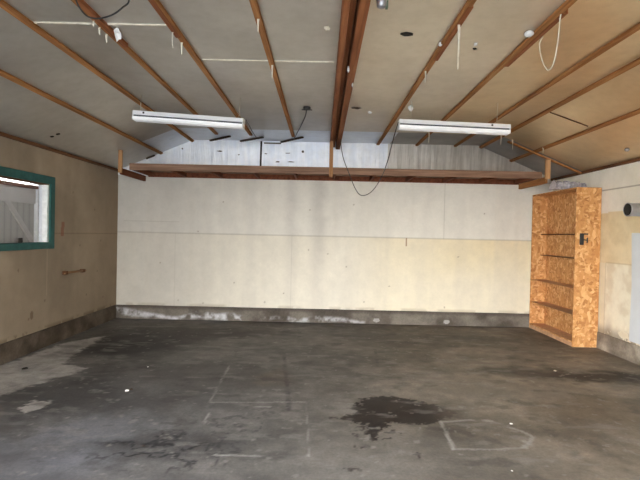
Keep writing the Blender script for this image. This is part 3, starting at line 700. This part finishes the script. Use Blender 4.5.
# cup light hanging at the very top
a = aty(382, -6, 2.75); lh = thing('lamp_socket', 'grey-green lamp socket at the top edge right of the ridge beam', 'lamp socket', a)
bm = NB(); prof = [(.0, .012), (.01, .028), (.05, .032), (.1, .026)]
zb = aty(382, 8.5, 2.75).z - a.z
tube(bm, [(0, 0, zb + z) for z, r in prof], [r for z, r in prof], 14); o = obj('socket_cup', bm, M['galv']); o.parent = lh
bm = NB(); tube(bm, [(0, 0, zb + .1), (0, 0, ZC - a.z - .001)], .012, 8); o = obj('stem', bm, plain('green_enamel', (.1, .13, .09, 1), .4)); o.parent = lh
bm = NB(); bx(bm, (.022, -.012, zb + .0), (.036, .012, zb + .1)); o = obj('switch_tab', bm, bpy.data.materials['green_enamel']); o.parent = lh

# ------------------------------------------------------------------ window in the left wall
w1 = bpy.data.objects.new('window_1', None); COL.objects.link(w1); w1.location = (XL, 4.85, WZ0); w1['kind'] = 'structure'
def wpart(name, mat, boxes, parent=w1, b=.003):
    bm = NB()
    for lo, hi in boxes: bx(bm, lo, hi)
    bev(bm, b); o = obj(name, bm, mat); o.parent = parent; o.matrix_parent_inverse = Matrix.Translation(-w1.location); return o
CW = .088
wpart('window_casing', M['teal'], [((XL - .0, WY1 - .006, WZ0 - .075), (XL + .022, WY1 + CW, WZ1 + .09)), ((XL, WY0 - CW, WZ0 - .075), (XL + .022, WY0 + .006, WZ1 + .09)),
      ((XL, WY0, WZ1 - .004), (XL + .021, WY1, WZ1 + .088)), ((XL, WY0, WZ0 - .073), (XL + .021, WY1, WZ0 + .004))])
wpart('window_frame', M['sash'], [((XL - .07, WY1 - .03, WZ0 + .004), (XL - .005, WY1, WZ1 - .014)), ((XL - .07, WY0, WZ0 + .004), (XL - .005, WY0 + .03, WZ1 - .014))])
wpart('window_sill', M['teal'], [((XL - .118, WY0, WZ0 - .02), (XL - .002, WY1, WZ0 + .004))])
wpart('outer_jamb', plain('pale_blue_jamb_paint', (.66, .69, .74, 1), .5), [((XL - .119, WY1 - .012, WZ0 + .004), (XL - .071, WY1 + .001, WZ1 - .001))])  # pale blue paint on the outer stop
wpart('head_rail', M['trim'], [((XL - .11, WY0, WZ1 - .014), (XL - .005, WY1, WZ1))])
wpart('pane', M['glass'], [((XL - .052, WY0 + .029, WZ0 + .004), (XL - .048, WY1 - .029, WZ1 - .014))], b=.0005)
a = left(23, 239); 
bm = NB(); tube(bm, [(XL - .028, a.y + .0, WZ0 + .0045), (XL - .028, a.y, WZ0 + .01), (XL - .028, a.y, WZ0 + .06)], [.02, .022, .02], 10)
tag(obj('sill_jar', bm, M['hole'], origin=(XL - .028, a.y, WZ0 + .02)), 'small dark object standing on the sill of the teal-framed window', 'jar')

# white gate seen through the window
GX = -4.55
gt = thing('garden_gate', 'pale board gate with a diagonal brace outside the teal window', 'gate', (GX, 7.3, 0))
def gpart(name, mat, bm): o = obj(name, bm, mat); o.parent = gt; o.matrix_parent_inverse = Matrix.Translation(-gt.location); return o
gy = lambda px, py: Vector(on(px, py, (1, 0, 0), GX))
gw1 = gy(34, 215).y
bm = NB(); bx(bm, (GX - .05, 5.4, 0), (GX, gw1, gy(0, 184).z)); gpart('board_panel', M['gate'], bm)
bm = NB(); zt = gy(0, 184).z; bx(bm, (GX, 5.4, zt - .23), (GX + .025, gw1, zt)); bev(bm, .003); gpart('top_rail', M['gate_trim'], bm)
bm = NB(); bar(bm, gy(1, 192) + Vector((.012, 0, 0)), gy(31, 240) + Vector((.012, 0, 0)), .09, .024, upv=(1, 0, 0)); bev(bm, .003); gpart('brace', M['gate_trim'], bm)
bm = NB(); bx(bm, (GX - .08, gw1, 0), (GX + .06, gw1 + .5, zt + .3)); bev(bm, .004); gpart('post', M['sash'], bm)
bm = NB(); bx(bm, (GX - .09, 5.4, zt + .001), (GX + .07, gw1 - .002, zt + .05)); bev(bm, .004); gpart('cap_rail', M['shelf_red'], bm)

bm = NB(); bx(bm, (-5.6, YF - .1, 2.52), (XL - .122, 8.4, 2.60)); bx(bm, (GX - .10, YF - .1, zt + .13), (GX - .04, 8.4, 2.53)); bx(bm, (GX - .10, gw1 + .4, -.02), (GX - .04, 8.4, zt + .13)); bx(bm, (GX - .04, 8.3, -.02), (XL - .04, 8.4, 2.53)); bx(bm, (XL - .12, YB + .04, -.02), (XL - .04, 8.3, 2.53)); bx(bm, (GX - .10, YF - .1, -.02), (GX - .04, 5.38, zt + .17)); bev(bm, .004)
struct('yard_light_block', bm, M['trim'])  # roof and walls added around the yard to dim the window view

# ------------------------------------------------------------------ bookcase of strand board against the right wall
BX0, BX1, BY0, BY1, BZ = 3.335, XR - .014, 6.2, YB - .07, 2.11
bc = thing('bookcase', 'tall open bookcase of strand board standing in the right back corner', 'bookcase', ((BX0 + BX1) / 2, (BY0 + BY1) / 2, 0))
def bpart(name, mat, *boxes, b=.002):
    bm = NB()
    for lo, hi in boxes: bx(bm, lo, hi)
    bev(bm, b); o = obj(name, bm, mat); o.parent = bc; o.matrix_parent_inverse = Matrix.Translation(-bc.location); return o
bpart('side_panel', M['osb'], ((BX0, BY0, 0), (BX1, BY0 + .018, BZ))); bpart('side_panel', M['osb'], ((BX0, BY1 - .018, 0), (BX1, BY1, BZ)))
BKX = BX0 + .23
bpart('back_panel', M['osb'], ((BKX, BY0 + .018, .0), (BKX + .012, BY1 - .018, BZ)))
bpart('top_panel', M['osb'], ((BX0, BY0 + .018, BZ - .02), (BKX - .0005, BY1 - .018, BZ)))
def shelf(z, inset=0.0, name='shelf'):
    o = bpart(name, [M['shelf_shadow'] if inset else M['osb'], M['dusty_osb']], ((BX0 + inset, BY0 + .0185, z - (.013 if inset else .02)), (BKX - .0005, BY1 - .0185, z)))
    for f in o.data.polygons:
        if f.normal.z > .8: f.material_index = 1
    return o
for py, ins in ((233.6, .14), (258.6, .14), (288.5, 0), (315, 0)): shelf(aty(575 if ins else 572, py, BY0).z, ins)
shelf(.075, 0, 'bottom_shelf'); 
bpart('toe_board', M['dusty_osb'], ((BX0 + .004, BY0 + .019, 0), (BX0 + .022, BY1 - .019, .054)))
# black bracket on the side
a = aty(581.5, 239, BY0); 
bm = NB(); bx(bm, (a.x - .028, BY0 - .022, a.z - .078), (a.x + .024, BY0 - .0005, a.z + .075)); bev(bm, .006)
bk = bpart('latch', M['black']); bm2 = bm; 
bm2.to_mesh(bk.data); bm2.free(); bk['label'] = 'black metal latch'
for p, q, w_ in (((.015, -.012, .066), (.075, -.012, .066), .018), ((.015, -.012, -.01), (.065, -.012, -.015), .016), ((.062, -.024, .02), (.062, -.024, -.05), .012)):
    bm = NB(); bar(bm, a + Vector(p), a + Vector(q), w_, w_, upv=(0, 1, 0)); o = obj('hasp_bar', bm, M['black']); o.parent = bk

# ------------------------------------------------------------------ vent pipe out of the right wall
yP = 4.9; c0 = aty(627.5, 209.6, yP); r = 13.0 * yP / F / 2
vp = thing('vent_pipe', 'grey metal vent pipe sticking out of the right wall', 'pipe', (XR, yP, c0.z))
bm = NB(); n = 24
ri = [[bm.verts.new((x - XR, math.cos(2 * math.pi * k / n) * rr, math.sin(2 * math.pi * k / n) * rr)) for k in range(n)] for x, rr in ((XR - .001, r), (c0.x + .03, r), (c0.x + .012, r * 1.06), (c0.x, r * 1.06), (c0.x, r * .93), (c0.x + .3, r * .93))]
for A, B in zip(ri, ri[1:]):
    for k in range(n):
        f = bm.faces.new((A[k], A[(k + 1) % n], B[(k + 1) % n], B[k])); f.smooth = True; f.material_index = 1 if A is ri[4] else 0
o = obj('pipe', bm, [M['galv'], M['hole']]); o.parent = vp
bm = NB(); tube(bm, [(c0.x + .06 - XR, 0, 0), (c0.x + .08 - XR, 0, 0)], r * .925, 24); o = obj('shade_disc', bm, M['hole']); o.parent = vp  # black disc added in the pipe mouth to paint its dark interior
bm = NB(); tube(bm, [(-.012, 0, 0), (-.001, 0, 0)], r * 1.5, 24); o = obj('wall_collar', bm, M['galv']); o.parent = vp
# pale panel on the right wall
a = right(634, 233); bm = NB(); prism(bm, [(a.y, .235), (a.y - .02, .9), (a.y + .01, a.z), (4.5, a.z), (4.5, .235)], lambda y, z, k: (XR - .001 - .022 * k, y, z)); bev(bm, .003)
tag(obj('wall_panel', bm, M['panel'], origin=(XR, 5, .235)), 'pale bluish-white panel on the right wall at the photo edge, below the pipe', 'panel')
# wooden peg rail on the left wall
a = left(62, 273); b = left(83, 270.3); wh = thing('wall_handle', 'short brown wooden handle fixed low on the left wall', 'handle', a)
bm = NB(); tube(bm, [Vector((.035, 0, 0)), Vector((.035, b.y - a.y, b.z - a.z))], .014, 8); o = obj('grip', bm, M['tan']); o.parent = wh
for p in (Vector((0, .03, 0)), Vector((0, b.y - a.y - .06, b.z - a.z))):
    bm = NB(); bx(bm, p + Vector((.001, -.03, -.022)), p + Vector((.05, .03, .022))); bev(bm, .004); o = obj('mount', bm, M['trim']); o.parent = wh

# ------------------------------------------------------------------ scraps lying on the floor
def litter(px, py, r, label, mat='white'):
    a = flo(px, py); bm = NB(); bmesh.ops.create_icosphere(bm, subdivisions=2, radius=1)
    for v in bm.verts:
        v.co = Vector((v.co.x * r * random.uniform(.6, 1.2), v.co.y * r * random.uniform(.6, 1.2), max(-.2, v.co.z) * r * .45 * random.uniform(.6, 1.2)))
    mz = min(v.co.z for v in bm.verts)
    for v in bm.verts: v.co += Vector((a.x, a.y, a.z - mz + .0005))
    tag(obj('floor_scrap', bm, M[mat], origin=(a.x, a.y, 0)), label, 'scrap', 'scraps on the concrete floor')
litter(127, 391, .022, 'white scrap on the floor left of centre, the largest there'); litter(131, 389.5, .018, 'dark bit of debris touching the white scrap on the floor', 'dark_slat')
litter(511, 424, .013, 'white pebble-like scrap at the top of the chalk outline'); litter(512, 471, .007, 'tiny white scrap in front of the chalk outline')
litter(148, 367, .011, 'small white scrap on the dark floor towards the back left'); litter(25, 369, .03, 'dark clump of debris on the pale floor patch by the left wall', 'hole')
litter(555, 371, .016, 'tiny pale scrap on the dark floor streak in front of the bookcase', 'cream_cord')
litter(637, 352, .035, 'white lump against the concrete base of the right wall') 

# ------------------------------------------------------------------ outside: driveway, yard
bm = NB(); bx(bm, (-14, -22, -.12), (14, YF - .001, -.02)); bx(bm, (-14, YF - .001, -.12), (XL - .13, 14, -.02)); struct('ground', bm, M['ground'])

# ------------------------------------------------------------------ light: daylight through the open doorway and the window
w = bpy.data.worlds.new('world'); SC.world = w; w.use_nodes = True; nt = w.node_tree; bgn = nt.nodes['Background']
tc = nt.nodes.new('ShaderNodeTexCoord'); sx = nt.nodes.new('ShaderNodeSeparateXYZ'); nt.links.new(tc.outputs['Generated'], sx.inputs[0])
rp = nt.nodes.new('ShaderNodeValToRGB'); e = rp.color_ramp.elements
e[0].position = 0; e[0].color = (1.0, .96, .9, 1); e[1].position = .7; e[1].color = (.72, .84, 1, 1)
nt.links.new(sx.outputs['Z'], rp.inputs['Fac']); dp = nt.nodes.new('ShaderNodeVectorMath'); dp.operation = 'DOT_PRODUCT'; dp.inputs[1].default_value = Vector((-.62, -.70, .36)).normalized()
nt.links.new(tc.outputs['Generated'], dp.inputs[0])
mr = nt.nodes.new('ShaderNodeMapRange'); mr.interpolation_type = 'SMOOTHSTEP'; mr.inputs['From Min'].default_value = .55; mr.inputs['From Max'].default_value = 1.0; mr.inputs['To Min'].default_value = .8; mr.inputs['To Max'].default_value = 2.4
nt.links.new(dp.outputs['Value'], mr.inputs['Value'])
vm = nt.nodes.new('ShaderNodeVectorMath'); vm.operation = 'SCALE'; nt.links.new(rp.outputs['Color'], vm.inputs[0]); nt.links.new(mr.outputs['Result'], vm.inputs['Scale'])
nt.links.new(vm.outputs[0], bgn.inputs['Color'])
bgn.inputs['Strength'].default_value = 8.0
SC.view_settings.view_transform = 'Standard'; SC.view_settings.look = 'None'; SC.view_settings.gamma = 1; SC.view_settings.use_curve_mapping = False
SC.view_settings.exposure = .95
